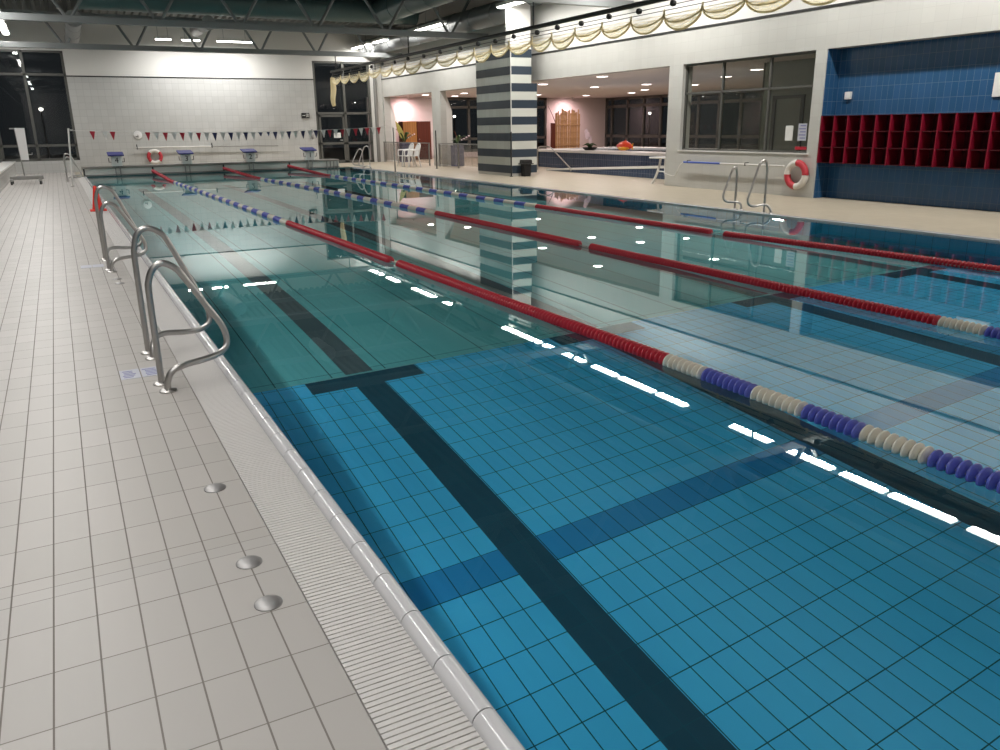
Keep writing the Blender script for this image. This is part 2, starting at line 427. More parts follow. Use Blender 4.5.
# left wall: plinth with glass above
struct(MB().box(XL-.6, XL, YB, YF-.15, 0, .44).build('wall_left', M['white_tile_x']), 'low tiled plinth along the left wall')
struct(MB().box(XL-.62, XL+.03, YB, YF-.15, .44, .48).build('trim_8', M['white_paint']))
struct(MB().box(XL-.6, XL-.35, YB, YF, 4.45, 6.1).build('wall_left', M['white_paint']))
struct(MB().box(XL-.6, XW+.4, YB-.3, YB, 0, 6.1).build('wall_back', M['white_paint']))
# right wall with its openings
OP = [(11.68, 6.6), (15.88, 11.95), (22.3, 16.38), (30.1, 24.6), (36.35, 30.9)]
TOP = 2.84
R = lambda y0, y1, z0, z1, x1=XW+.3: MB().box(XW, x1, y0, y1, z0, z1)
struct(R(YB, YF, TOP, 3.58).build('wall_right', M['white_tile_x']), 'white tiled band above the openings of the right wall')
struct(MB().box(XW+.01, XW+.3, YB, YF, 3.62, 6.05).build('wall_right', M['white_paint']), 'smooth white upper right wall')
struct(MB().box(XW-.015, XW+.2, YB, YF, 3.575, 3.625).build('trim_9', M['dark_metal']))
struct(R(11.68, 11.95, 0, TOP).build('wall_right', M['white_tile_x']))
struct(R(11.95, 15.88, 0, .87).build('wall_right', M['white_tile_x']), 'white tiled wall under the office window')
struct(R(15.88, 16.38, 0, TOP).build('wall_right', M['white_tile_x']))
struct(R(YB, 6.6, 0, TOP).build('wall_right', M['white_tile_x']))
struct(R(30.1, 30.9, 0, TOP, XW+.25).build('wall_right', M['white_tile_x']))
struct(R(36.35, YF+.3, 0, TOP).build('wall_right', M['white_tile_x']))
# blue tiled recess
struct(MB().box(13.85, 14.05, 6.4, 11.95, 0, TOP).build('wall_recess', M['blue_tile_x']), 'blue tiled back of the wall recess')
struct(MB().box(XW+.02, 13.86, 11.66, 11.679, 0, TOP).build('wall_recess', M['blue_tile_y']))
struct(MB().box(XW+.02, 13.85, 6.58, 6.6, 0, TOP).build('wall_recess', M['blue_tile_y']))
struct(MB().box(XW+.3, 14.05, 6.4, 11.95, TOP, TOP+.1).build('wall_recess', M['blue_tile_x']))
# fins behind the piers with a sloping head
for yy, w_ in ((30.104, .08), (36.354, .08)):
    struct(MB().prism([(XW+.25, 0), (XW+.5, 0), (XW+.5, 2.1), (XW+.25, 2.75)], 'y', yy, yy+w_).build('wall_fin', M['white_paint']))
# striped pillar
struct(MB().box(12.36, 13.03, 22.305, 22.62, 3.6, ROOF).build('wall_pillar', M['white_paint']), 'white slab rising above the striped pillar')
struct(MB().box(12.35, 13.04, 22.3, 24.6, 0, 3.72).build('wall_pillar', M['white_tile_x']), 'square tiled pillar with dark and pale stripes')
M['stripe_w'] = tile('pale_stripe_tiles', 'yz', (.25, .24), (0, .09), (.58, .60, .55), (.63, .65, .60), (.42, .43, .40), (.003, .003), .2, .5)
M['stripe_d'] = tile('dark_stripe_tiles', 'yz', (.25, .24), (0, .09), (.035, .05, .07), (.045, .062, .085), (.10, .11, .12), (.003, .003), .35, .3)
for k in range(8):
    z0 = .09+.48*k
    struct(MB().box(12.34, 13.25 if z0 < 2.6 else 13.06, 22.29, 24.61, z0, z0+.236).build('trim_10', M['stripe_d']), None)
    struct(MB().box(12.342, 13.248 if z0 < 2.4 else 13.05, 22.292, 24.608, z0+.236, min(z0+.48, 3.735)).build('trim_10', M['stripe_w']), None)
struct(MB().box(12.32, 12.345, 22.27, 22.30, 0, 4.0).build('trim_11', M['white_metal']))

# ------------------------------------------------------------------ ceiling: profiled roof sheets
mb = MB()
xs = XL-.7; pts = []
while xs < XW+.4:
    pts += [(xs, 0), (xs+.09, 0), (xs+.13, .09), (xs+.23, .09)]; xs += .27
for (x0, d0), (x1, d1) in zip(pts, pts[1:]):
    for (ya, za), (yb, zb) in (((YB-.3, ROOF), (27., ROOF)), ((27., ROOF), (YF+.4, 5.46))):
        mb.quad((x0, ya, za+d0), (x1, ya, za+d1), (x1, yb, zb+d1), (x0, yb, zb+d0))
struct(mb.build('ceiling', M['roof']), 'profiled grey roof sheets')
struct(MB().box(XL-.9, XW+.6, YB-.5, YF+.6, ROOF+.25, ROOF+.35).build('ceiling', M['roof']))

# roof trusses across the hall
NODES = [-1.4+2.25*k for k in range(7)]
def truss(y, top, arm, label):
    t = thing('roof_truss', label, 'truss', (6., y, 4.4), 0, 'steel trusses under the roof')
    MB().box(XL-.4-6, XW-6, -.09, .09, -.09, .09).build('bottom_chord', M['truss'], t, bevel=.008)
    MB().box(XL-.4-6, XW-6, -.09, .09, top-4.4-.08, top-4.4+.08).build('top_chord', M['truss'], t, bevel=.008)
    for x in NODES:
        for s in (-1, 1):
            MB().cyl((x-6+s*.06, 0, .05), (x-6+s*arm, 0, top-4.4-.05), .045, 10).build('diagonal_strut', M['truss'], t, smooth=True)
    return t
for y, top, arm, lab in ((33.9, 5.42, .62, 'grey steel roof truss nearest to the far wall'),
                         (26.0, 5.88, .95, 'second grey roof truss from the far wall, in front of the big duct'),
                         (18.0, 5.88, .95, 'third grey roof truss from the far wall, seen mirrored in the water'),
                         (10.0, 5.88, .95, 'fourth grey roof truss from the far wall, seen mirrored in the water'),
                         (2.0, 5.88, .95, 'fifth grey roof truss, the one nearest the near end')):
    truss(y, top, arm, lab)

# ducts
def duct(name, label, p0, p1, r, m, ribs=True):
    p0, p1 = Vector(p0), Vector(p1); d = (p1-p0); L_ = d.length
    t = thing(name, label, 'duct', p0)
    MB().cyl((0, 0, 0), d, r, 32).build('pipe', m, t, smooth=True)
    if ribs:
        k = 1.2
        while k < L_: MB().cyl(d*((k-.02)/L_), d*((k+.02)/L_), r+.012, 32).build('joint_band', m, t, smooth=True); k += 1.5
    MB().cyl(d*(-.02/L_), d*(.02/L_), r+.02, 32).build('end_cap', m, t, smooth=True)
    return t
duct('ventilation_duct', 'large grey green ventilation duct crossing under the roof', (1.3, 29.9, 5.55), (12.5, 29.9, 5.55), .42, M['duct'])
duct('ventilation_duct', 'dark grey green duct running along the hall above the net rail', (11.0, -4.9, 5.45), (11.0, 29.4, 5.45), .40, M['duct'])
duct('ventilation_duct', 'grey duct along the right side ending above the striped pillar', (12.80, 22.7, 4.86), (12.80, 36.4, 4.86), .34, M['duct_grey'])
duct('ventilation_duct', 'dark grey duct over the right deck seen mirrored beside the lamp row', (12.95, -4.9, 5.2), (12.95, 22.0, 5.2), .36, M['duct_dark'])
duct('air_hose', 'pale patterned air duct at the far left above the window', (1.15, 31.2, 5.0), (1.15, 36.4, 4.75), .24, M['duct_pale'])
duct('air_hose', 'pale patterned air duct behind the far truss above block number two', (5.4, 31.6, 5.10), (5.4, 34.6, 5.16), .22, M['duct_pale'])
duct('air_hose', 'pale air duct end hanging in front of the big crossing duct', (6.75, 24.6, 5.42), (6.75, 26.0, 5.42), .24, M['duct_pale'], False)

# ------------------------------------------------------------------ lamps
def arealight(parent, sx, sy, power, col=(1., .97, .925), loc=(0, 0, 0), rot=None):
    l = bpy.data.lights.new('lamp_light', 'AREA'); l.shape = 'RECTANGLE'; l.size = sx; l.size_y = sy; l.energy = power; l.color = col
    l.cycles.is_caustics_light = True
    o = bpy.data.objects.new('lamp_light', l); COL.objects.link(o); o.parent = parent; o.location = loc
    if rot: o.rotation_euler = rot
    return o
def lamp(loc, length, along, label, power, group, m='tube', col=(1., .97, .925)):
    t = thing('ceiling_light', label, 'lamp', loc, 0 if along == 'x' else PI/2, group)
    h = length/2
    MB().box(-h, h, -.13, .13, .0, .09).build('housing', M['white_metal'], t, bevel=.006)
    mb = MB(); mb.prism([(-.10, 0), (-.08, -.035), (.08, -.035), (.10, 0)], 'x', -h+.03, h-.03)
    mb.build('diffuser', M[m], t)
    MB().cyl((-h*.6, 0, .09), (-h*.6, 0, ROOF-loc[2]), .008, 6).build('hanger', M['truss'], t)
    MB().cyl((h*.6, 0, .09), (h*.6, 0, ROOF-loc[2]), .008, 6).build('hanger', M['truss'], t)
    arealight(t, length-.1, .17, power, col, loc=(0, 0, -.04))
    return t
PW = 46
segs = [(36.3, 34.2), (33.6, 32.2), (30.6, 28.7), (28.6, 26.7), (22.7, 20.3), (20.1, 17.9), (17.5, 16.35), (16.25, 14.8), (14.7, 13.6), (12.16, 10.95), (10.55, 9.4), (9.25, 8.25), (8.2, 6.95), (6.75, 5.5), (5.2, 4.0), (2.6, 1.2), (.9, -.5), (-1., -2.4), (-2.7, -4.1)]
for i, (a, b) in enumerate(segs):
    lamp((12.2, (a+b)/2, 4.85), abs(a-b), 'y', 'lit tube lamp over the right deck, %s from the far wall in its row' % ORD[i], PW*abs(a-b)/1.3, 'tube lamps over the right deck')
y = 34.4; i = 0
while y > -4:
    lamp((-.93, y, 4.85), 1.5, 'y', 'lit tube lamp over the left deck, %s from the far wall in its row' % ORD[i], PW*.74, 'tube lamps over the left deck', col=(1., .985, .965)); y -= 1.9; i += 1
for i, (a, b) in enumerate(((3.95, 4.55), (4.9, 5.6), (6.2, 7.6))):
    lamp(((a+b)/2, 35.05, 4.85), b-a, 'x', 'lit tube lamp along the far wall, %s from the left' % ORD[i], PW*1.6*(b-a), 'tube lamps along the far wall', col=(1., .985, .965))

def underwater(label, x, y, z, side, power):
    t = thing('underwater_light', label, 'lamp', (x, y, z), 0 if side > 0 else PI, 'underwater lights in the pool walls')
    MB().lathe([(.0, -.0), (.15, -.0), (.15, .012), (.13, .018), (0, .018)], axis='x', seg=24).build('bezel', M['steel'], t, smooth=True)
    MB().lathe([(0, .018), (.11, .018), (.10, .026), (0, .028)], axis='x', seg=24).build('lens', M['underwater'], t, smooth=True)
    arealight(t, .2, .2, power, (.80, .95, 1.), (.04, 0, 0), (0, -PI/2+.25, 0))
for i in range(9): underwater('added underwater fill light in the left pool wall, %s from the near end' % ORD[i], XE+.002, -.4+3.6*i, -.75, 1, 1.2)  # added row facing away from the camera, fills the pool floor with light
underwater('glowing underwater light in the right pool wall below the tall handrail', XR-.002, 9.72, -.42, -1, 10)

# ------------------------------------------------------------------ windows
def window(name, label, plane, c, u0, u1, z0, z1, us, zs, fw=.07, dep=.12, glass='glass', bars=()):
    """frame of bars in plane x=c or y=c, glass panes as children"""
    mb = MB()
    def bar(a0, a1, b0, b1):
        if plane == 'y': mb.box(a0, a1, c-dep/2, c+dep/2, b0, b1)
        else: mb.box(c-dep/2, c+dep/2, a0, a1, b0, b1)
    bar(u0, u1, z0, z0+fw); bar(u0, u1, z1-fw, z1); bar(u0, u0+fw, z0, z1); bar(u1-fw, u1, z0, z1)
    for u in us: bar(u-fw/2, u+fw/2, z0, z1)
    for z in zs: bar(u0, u1, z-fw/2, z+fw/2)
    for b in bars: bar(*b)
    fr = struct(mb.build(name, M['frame']), label)
    U = [u0]+list(us)+[u1]; Z = [z0]+list(zs)+[z1]
    for a0, a1 in zip(U, U[1:]):
        for b0, b1 in zip(Z, Z[1:]):
            q = MB()
            if plane == 'y': q.quad((a0, c, b0), (a1, c, b0), (a1, c, b1), (a0, c, b1))
            else: q.quad((c, a0, b0), (c, a1, b0), (c, a1, b1), (c, a0, b1))
            q.build('pane', M[glass], fr)
    return fr
window('window_1', 'tall dark far left window', 'y', YF+.1, -1.85, .78, .45, 4.47, [-.62], [1.02, 3.6], .09)
window('window_2', 'tall glazing right of the far wall', 'y', YF+.1, 10.35, 12.95, 0, 4.34, [11.72], [2.15, .86], .1)
d2 = MB()
for b in ((10.47, 10.56, 0, 2.08), (11.55, 11.64, 0, 2.08), (10.47, 11.64, 2.0, 2.08), (10.47, 11.64, 0, .12), (10.47, 11.64, .82, .90)): d2.box(b[0], b[1], YF+.0, YF+.09, b[2], b[3])
d2 = struct(d2.build('door_1', M['frame']), 'glazed door at the far right corner')
MB().tube([(11.5, YF-.0, 1.0), (11.5, YF-.06, 1.0), (11.36, YF-.06, 1.0)], .012, 8).build('door_handle', M['steel'], d2, smooth=True)
sheet = MB().box(11.1, 11.42, YF-.012, YF-.006, 1.1, 1.32).build('paper_notice', M['paper']); tag(sheet, 'white paper notice on the glazed far door', 'notice')
ys = [YF-.1-2.4*k for k in range(1, 17)]
window('window_3', 'long glass front along the left wall', 'x', XL-.45, YB, YF, .48, 4.47, ys, [3.6], .09)
# office window in the right wall
window('window_4', 'grey framed office window in the right wall', 'x', XW+.12, 11.95, 15.88, .87, TOP, [14.62, 13.2], [2.18], .045, .06, 'office_glass')
struct(MB().box(XW-.02, XW+.3, 11.9, 15.92, .85, .875).build('trim_12', M['white_metal']))

# ------------------------------------------------------------------ therapy room behind the right wall
XB = 27.4; YT = 38.6; CT = 2.92
struct(MB().box(XW, XB+.3, 4., YT+.3, -.2, -.001).build('floor_therapy', M['beige']))
struct(MB().box(XW+.3, XB+.3, 12.0, YT+.3, CT, CT+.1).build('ceiling_therapy', M['white_plaster']))
struct(MB().box(XW, 15.6, YT, YT+.2, 0, CT).build('wall_therapy', M['white_plaster']), 'pale wall behind the left opening')
struct(MB().box(15.6, 17.4, YT, YT+.2, 0, CT).build('wall_therapy', M['white_plaster']))
struct(MB().box(23.55, XB, YT, YT+.2, 0, CT).build('wall_therapy', M['white_plaster']), 'pale wall behind the bamboo screen')
struct(MB().box(17.4, 23.55, YT, YT+.2, 0, .25).build('wall_therapy', M['white_plaster']))
window('window_5', 'dark window at the back of the side room', 'y', YT+.05, 17.4, 23.55, .25, CT, [18.9, 20.4, 21.9], [.9, 2.45], .12)
struct(MB().box(XB, XB+.2, 10, YT, 0, .12).build('wall_therapy', M['white_plaster']))
window('window_6', 'dark window wall at the right of the side room', 'x', XB+.05, 12, YT, .12, CT, [38.0, 36.6, 35.2, 33.8, 32.4, 31.0, 29.6, 28.2, 25, 22, 19, 16], [.9, 2.45], .14)
struct(MB().box(16.0, 16.2, 11.0, 15.7, 0, CT).build('wall_office', M['grey_green']), 'grey green office wall')
struct(MB().box(14.06, XB, 10.8, 11.0, 0, CT).build('wall_office', M['grey_green']))
struct(MB().box(16.02, 16.18, 15.7, 15.78, 0, CT).box(16.02, 16.18, 15.7, 18.9, 2.25, 2.33).box(16.02, 16.18, 18.82, 18.9, 0, CT).build('door_3', M['frame']), 'dark frame inside the office')
# pool edge wall frames of the office: a door frame on the grey wall
df = MB()
df.box(15.96, 16.0, 14.35, 14.45, 0, 2.12); df.box(15.96, 16.0, 15.25, 15.35, 0, 2.12); df.box(15.96, 16.0, 14.35, 15.35, 2.04, 2.12)
struct(df.build('door_2', M['frame']), 'office door frame')
def paper(label, y0, y1, z0, z1, m, x=XW+.115, lines=None):
    t = thing('paper_notice', label, 'notice', (x, (y0+y1)/2, (z0+z1)/2))
    hy, hz = abs(y1-y0)/2, (z1-z0)/2
    MB().box(-.003, .003, -hy, hy, -hz, hz).build('sheet', m, t)
    if lines:
        mb = MB()
        for k in range(5): mb.box(-.006, -.003, -hy*.8, hy*(.8 if k % 2 else .5), hz*(.75-.36*k)-.012, hz*(.75-.36*k)+.012)
        mb.build('printed_line', lines, t)
paper('white paper notice on the office window', 12.46, 12.66, 1.12, 1.42, M['paper'], lines=None)
paper('blue and white notice on the office window beside the white paper', 12.1, 12.32, 1.12, 1.46, M['pale_blue'], lines=M['blue_ink'])
paper('red sticker low in the corner of the office window', 12.06, 12.36, .94, 1.0, M['red'])
# side room downlights; the last two are added to brighten its left part
DL = [(15.1, 21.5), (15.7, 26.0), (18.9, 27.4), (19.7, 25.2), (22.6, 29.0), (24.1, 31.9), (23.7, 35.1), (20.6, 34.6), (21.9, 25.1), (16.2, 33.5), (15.6, 30.0), (19.2, 20.5), (17.6, 17.6), (18.5, 13.0), (15.2, 35.5), (17.2, 36.6)]
for i, (x, y) in enumerate(DL):
    t = thing('downlight', 'small lit square downlight in the side room, %s from the wall opening' % ORD[i], 'lamp', (x, y, CT), 0, 'downlights in the side room ceiling')
    MB().box(-.15, .15, -.15, .15, -.015, -.0).build('trim_frame', M['white_metal'], t, bevel=.003)
    MB().box(-.12, .12, -.12, .12, -.022, -.015).build('diffuser', M['down'], t)
    arealight(t, .22, .22, 40, (1., .85, .82), loc=(0, 0, -.03))
# pink wall washer over the wooden cabinet
wl = thing('wall_washer', 'small warm spotlight lighting the pale wall above the wooden cabinet', 'lamp', (15.3, YT-.8, 2.82))
MB().lathe([(.05, 0), (.05, .1), (.03, .1)], axis='z').build('spot_body', M['white_metal'], wl, smooth=True)
s = bpy.data.lights.new('wall_washer_light', 'SPOT'); s.energy = 210; s.color = (1., .66, .66); s.spot_size = 2.5; s.spot_blend = 1.; s.shadow_soft_size = .05
so = bpy.data.objects.new('wall_washer_light', s); COL.objects.link(so); so.parent = wl; so.location = (0, 0, -.02); so.rotation_euler = (.5, 0, 0)
wl = thing('wall_washer', 'small warm spotlight lighting the bamboo screen', 'lamp', (24.6, YT-.9, 2.82))
MB().lathe([(.05, 0), (.05, .1), (.03, .1)], axis='z').build('spot_body', M['white_metal'], wl, smooth=True)
so2 = bpy.data.objects.new('wall_washer_light', s); COL.objects.link(so2); so2.parent = wl; so2.location = (0, 0, -.02); so2.rotation_euler = (.5, 0, 0)

# raised basin and its ramp
b = thing('therapy_basin', 'raised therapy basin clad in navy tiles with white rim', 'basin', (16.2, 17., 0))
MB().box(0, .4, 0, 10.5, 0, .56).build('front_wall', M['navy_basin'], b)
MB().box(0, 4.3, 10.1, 10.5, 0, .56).build('end_wall', M['navy_basin'], b)
MB().box(3.9, 4.3, 0, 10.1, 0, .56).build('back_wall', M['navy_basin'], b)
MB().box(0, 3.9, 0, .4, 0, .56).build('end_wall', M['navy_basin'], b)
rim = MB(); rim.box(-.03, .9, -.03, 10.53, .56, .64); rim.box(3.6, 4.33, -.03, 10.53, .56, .64); rim.box(.9, 3.6, -.03, .6, .56, .64); rim.box(.9, 3.6, 9.9, 10.53, .56, .64)
rim.build('rim', M['white_paint'], b)
MB().box(.41, 3.89, .41, 10.09, .3, .6).build('basin_water', M['spa_water'], b)
r = thing('access_ramp', 'low ramp with navy tiled side in front of the raised basin', 'ramp', (15., 17., 0))
MB().prism([(-.0, .0), (7.6, 0), (7.6, .03), (0, .40)], 'x', 0, .2).build('side_wall', M['navy_basin'], r)
MB().prism([(-.0, .36), (-.0, .42), (7.6, .05), (7.6, 0)], 'x', -.02, 1.17).build('ramp_deck', M['white_paint'], r)
h = thing('handrail', 'bent steel handrail beside the ramp of the raised basin', 'handrail', (14.95, 24.9, 0))
MB().tube([(0, .2, 0), (0, .2, .66), (0, .14, .77), (0, 0, .80), (0, -.55, .80), (0, -.75, .74), (0, -1.9, .14), (0, -1.95, .05)], .022, 10).build('rail_tube', M['steel'], h, smooth=True)
# ornaments
f = thing('fish_ornament', 'red and yellow fish shaped ornament on the rim of the raised basin', 'ornament', (16.75, 22.45, .665), 0)
mb = MB()
pts = [(0, .46, .13), (0, .36, .14), (0, .2, .15), (0, .0, .16), (0, -.2, .15), (0, -.36, .13), (0, -.44, .13)]
mb.tube(pts, [.01, .07, .125, .15, .12, .06, .02], 16, 0); mb.build('fish_body', M['fish_red'], f, smooth=True)
MB().tube([(-.05, .3, .08), (-.08, .1, .07), (-.08, -.1, .07), (-.05, -.3, .08)], [.03, .075, .075, .03], 12).build('fish_belly', M['fish_yellow'], f, smooth=True)
MB().prism([(-.3, .14), (-.46, .24), (-.42, .13), (-.46, .03)], 'x', -.015, .015).build('tail_fin', M['fish_yellow'], f)
MB().prism([(.15, .26), (-.02, .34), (-.2, .26)], 'x', -.012, .012).build('back_fin', M['fish_red'], f)
p = thing('potted_orchid', 'pale pink orchid in a dark bowl on the basin rim', 'plant', (16.75, 24.5, .64))
MB().lathe([(.14, 0), (.22, .03), (.27, .10), (.24, .10), (.2, .06)], seg=18).build('bowl', M['black_plastic'], p, smooth=True)
for a in range(7):
    an = a*.9; MB().tube([(0, 0, .06), (.12*math.cos(an), .12*math.sin(an), .22), (.26*math.cos(an), .26*math.sin(an), .16)], [.02, .035, .006], 6).build('leaf', M['leaf'], p, smooth=True)
MB().tube([(0, 0, .06), (.02, .06, .38), (.0, .22, .62)], .008, 6, 4).build('stem', M['leaf'], p, smooth=True)
for (x, y, z) in ((0, .24, .62), (0, .12, .52), (.03, .05, .40), (-.02, -.05, .33), (0, .2, .48)):
    mb = MB()
    for k in range(5):
        an = 2*PI*k/5; mb.lathe([(.0, -.01), (.055, 0), (0, .01)], (0+x, y+.06*math.cos(an), z+.06*math.sin(an)), 'x', 8)
    mb.build('blossom', M['petal'], p, smooth=True)
bs = thing('bamboo_screen', 'standing screen of upright bamboo canes against the pale wall', 'screen', (23.6, 36.6, 0))
random.seed(3)
for k in range(20):
    x = -.72+.076*k; hgt = 2.2+random.uniform(-.18, .12)
    mb = MB(); prof_ = [(.034, 0)]
    z = 0
    while z < hgt-.3: prof_ += [(.034, z+.27), (.040, z+.285), (.034, z+.30)]; z += .3
    prof_ += [(.034, hgt)]
    mb.lathe(prof_, (x, random.uniform(-.02, .02), 0), 'z', 8); mb.build('bamboo_cane', M['bamboo'], bs, smooth=True)
MB().box(-.75, .75, -.07, -.05, .5, .55).build('cross_batten', M['bamboo'], bs); MB().box(-.75, .75, -.07, -.05, 1.5, 1.55).build('cross_batten', M['bamboo'], bs)
MB().box(-1.0, -.72, -.02, .04, 0, 1.62).build('side_board', M['wood_dark'], bs)
MB().tube([(-.7, .03, 1.6), (-.95, .03, 2.1), (-1.15, .05, 2.45)], [.02, .015, .005], 6, 3).build('twig', M['wood_dark'], bs)
# wooden cabin behind the left opening
wc = thing('wooden_cabinet', 'tall orange wooden cabinet with a dark red side behind the left opening', 'cabinet', (15.55, 37.5, 0))
MB().box(-.72, .72, 0, .6, 0, .06).build('plinth', M['wood_dark'], wc)
MB().box(-.72, .72, .05, .6, .06, 1.78).build('carcass', M['wood_dark'], wc)
MB().box(-.72, -.02, 0, .05, .06, 1.78).build('door', M['wood'], wc, bevel=.004)
dr = MB().box(.02, .72, .0, .05, .06, 1.78).build('door', M['wood_dark'], wc, bevel=.004)
MB().lathe([(.02, 0), (.02, .03), (.0, .035)], (.1, -.03, .95), 'y', 10).build('knob', M['steel'], dr)
# planters with plants behind the fence
def planter(label, loc, hgt, kind):
    p = thing('potted_plant', label, 'plant', loc)
    MB().box(-.2, .2, -.2, .2, 0, hgt).build('planter_box', M['planter'], p, bevel=.015)
    random.seed(int(loc[1]*10))
    if kind:
        MB().grid(lambda u, v: ((v-.5)*.26*math.sin(PI*min(1, u*.98+.02))-.22*u, .05+.45*u*u+.03*math.sin(5*u), hgt+.95*u), 10, 4).build('blade_leaf', M['leaf_yellow'], p, smooth=True)
    for k in range(9):
        a = random.uniform(0, 2*PI); l = random.uniform(.3, .55); z = random.uniform(.15, .55)
        MB().grid(lambda u, v: (l*u*math.cos(a)+(v-.5)*.1*math.sin(PI*u*.96+.06)*-math.sin(a), l*u*math.sin(a)+(v-.5)*.1*math.sin(PI*u*.96+.06)*math.cos(a), hgt+z*math.sin(u*2.2)), 6, 2).build('leaf', M['leaf'], p, smooth=True)
    MB().tube([(.1, .1, hgt), (.05, .3, hgt+.5), (-.2, .5, hgt+.55)], .012, 6, 3).build('twig', M['wood_dark'], p)
    for k in range(4):
        MB().lathe([(0, -.03), (.05, 0), (0, .03)], (.15+.06*k, -.1-.1*k, hgt+.2+.05*k), 'z', 8).build('blossom', M['petal'], p, smooth=True)
planter('slate blue planter with a tall yellow green leaf behind the chairs', (14.0, 35.3, 0), .86, True)
planter('dark leafy plant in a planter behind the second fence', (14.05, 29.82, 0), .80, False)

# glass fences in the two left openings
def fence(label, y0, y1, n):
    t = thing('glass_fence', label, 'fence', (13.35, y0, 0))
    L_ = y1-y0
    for k in range(n+1):
        p_ = MB().box(-.025, .025, L_*k/n-.02, L_*k/n+.02, 0, .88).build('fence_post', M['dull_steel'], t)
    for k in range(n):
        MB().box(-.006, .006, L_*k/n+.03, L_*(k+1)/n-.03, .1, .84).build('glass_panel', M['fence_glass'], t)
    MB().box(-.03, .03, -.02, L_+.02, .86, .90).build('top_rail', M['dull_steel'], t)
fence('low smoky glass fence behind the white chairs', 31.0, 36.2, 3)
fence('low smoky glass fence between the white pier and the striped pillar', 26.5, 30.0, 2)

# ------------------------------------------------------------------ outside in the dark
struct(MB().box(-40, 60, 36.9, 90, -.6, -.5).build('ground_outside', M['ground']))
def lantern(label, x, y, z):
    t = thing('street_lamp', label, 'lamp', (x, y, -.5))
    MB().tube([(0, 0, 0), (0, 0, z+.5)], [.06, .04], 10).build('lamp_pole', M['dark_metal'], t)
    MB().lathe([(.03, -.06), (.07, -.03), (.085, .035), (.03, .06)], (0, 0, z+.6), 'z', 14).build('lantern_head', M['street'], t, smooth=True)
lantern('bright street lamp outside the far left window', -.30, 41.0, 2.35)
lantern('bright street lamp seen through the window behind the striped pillar', 20.6, 44.0, 1.98)
lantern('bright street lamp seen through the side room window wall', 30.5, 38.6, 2.0)

# ------------------------------------------------------------------ end wall of the pool with starting blocks
e = thing('end_platform', 'raised pale end wall with a dark coping across the far pool end', 'platform', (5.35, YE, -.033), )
MB().box(-4.62, 4.6, .105, .75, .02, .29).build('front_panel', M['platform_front'], e)
MB().box(-4.65, 4.6, .06, .8, .285, .36).build('coping', M['coping'], e, bevel=.01)
MB().box(-4.62, 4.6, .06, .105, .04, .08).build('ledge', M['dull_steel'], e)
for x in (-4.6, -2.36, .12, 2.6): MB().box(x-.025, x+.025, .06, .105, .04, .29).build('post', M['dark_metal'], e)
for k in range(4): MB().box(4.05+.14*k, 4.08+.14*k, -.06, .0, .0, .29).build('post', M['dull_steel'], e)
def block(num, x):
    t = thing('starting_block', 'starting block number %s with a blue top on the far end wall' % num, 'starting block', (x, YE+.12, -.033), 0, 'starting blocks on the far end wall')
    top = MB(); top.prism([(-.2, .70), (.42, .80), (.42, .84), (-.2, .745)], 'x', -.26, .26); top.build('platform', M['block_blue'], t, bevel=.006)
    MB().prism([(-.12, .36), (.2, .36), (.3, .76), (-.13, .70)], 'x', -.17, .17).build('pedestal', M['white_metal'], t, bevel=.005)
    MB().text(num, .27, (0, -.135, .55), (1, 0, 0), (0, 0, 1)).build('number', M['ink'], t)
    for s in (-1, 1):
        MB().tube([(s*.17, -.05, .50), (s*.25, -.1, .50), (s*.25, -.12, .64)], .014, 8).build('hand_grip', M['dark_metal'], t, smooth=True)
    for s in (-1, 1):
        MB().box(x-5.35+s*.075-.018, x-5.35+s*.075+.018, .02, .055, -.02, .355).build('block_post', M['dull_steel'], e)
for nme, x in (('4', 1.84), ('3', 4.18), ('2', 6.48), ('1', 8.78)): block(nme, x)

# ------------------------------------------------------------------ lane ropes
def disc_mesh(name, m):
    mb = MB(); mb.lathe([(.018, -.022), (.045, -.018), (.056, -.011), (.056, -.004), (.046, .004), (.022, .008), (.018, .022)], axis='y', seg=18)
    o = mb.build(name, m, smooth=True); me = o.data; bpy.data.objects.remove(o); return me
DM = {k: disc_mesh('float_disc', M[m]) for k, m in (('r', 'red'), ('w', 'fwhite'), ('b', 'fblue'))}
def rope_color(y, near_end=3.93):
    if y <= 4.2: y += 3.93-near_end
    if y > 26.6: return 'r'
    if 3.93 < y < 13.5: return 'r'
    if y <= 3.93:
        ed = [3.93, 3.58, 3.18, 2.80, 2.42, 2.08, 1.70]
        for i in range(6):
            if ed[i] >= y > ed[i+1]: return 'wb'[i % 2]
        return 'wb'[int((1.70-y)/.38) % 2]
    return 'wb'[int((y-13.5)/.42) % 2]
PITCH = .0455
GAP = (8.70, 8.62, 8.58)
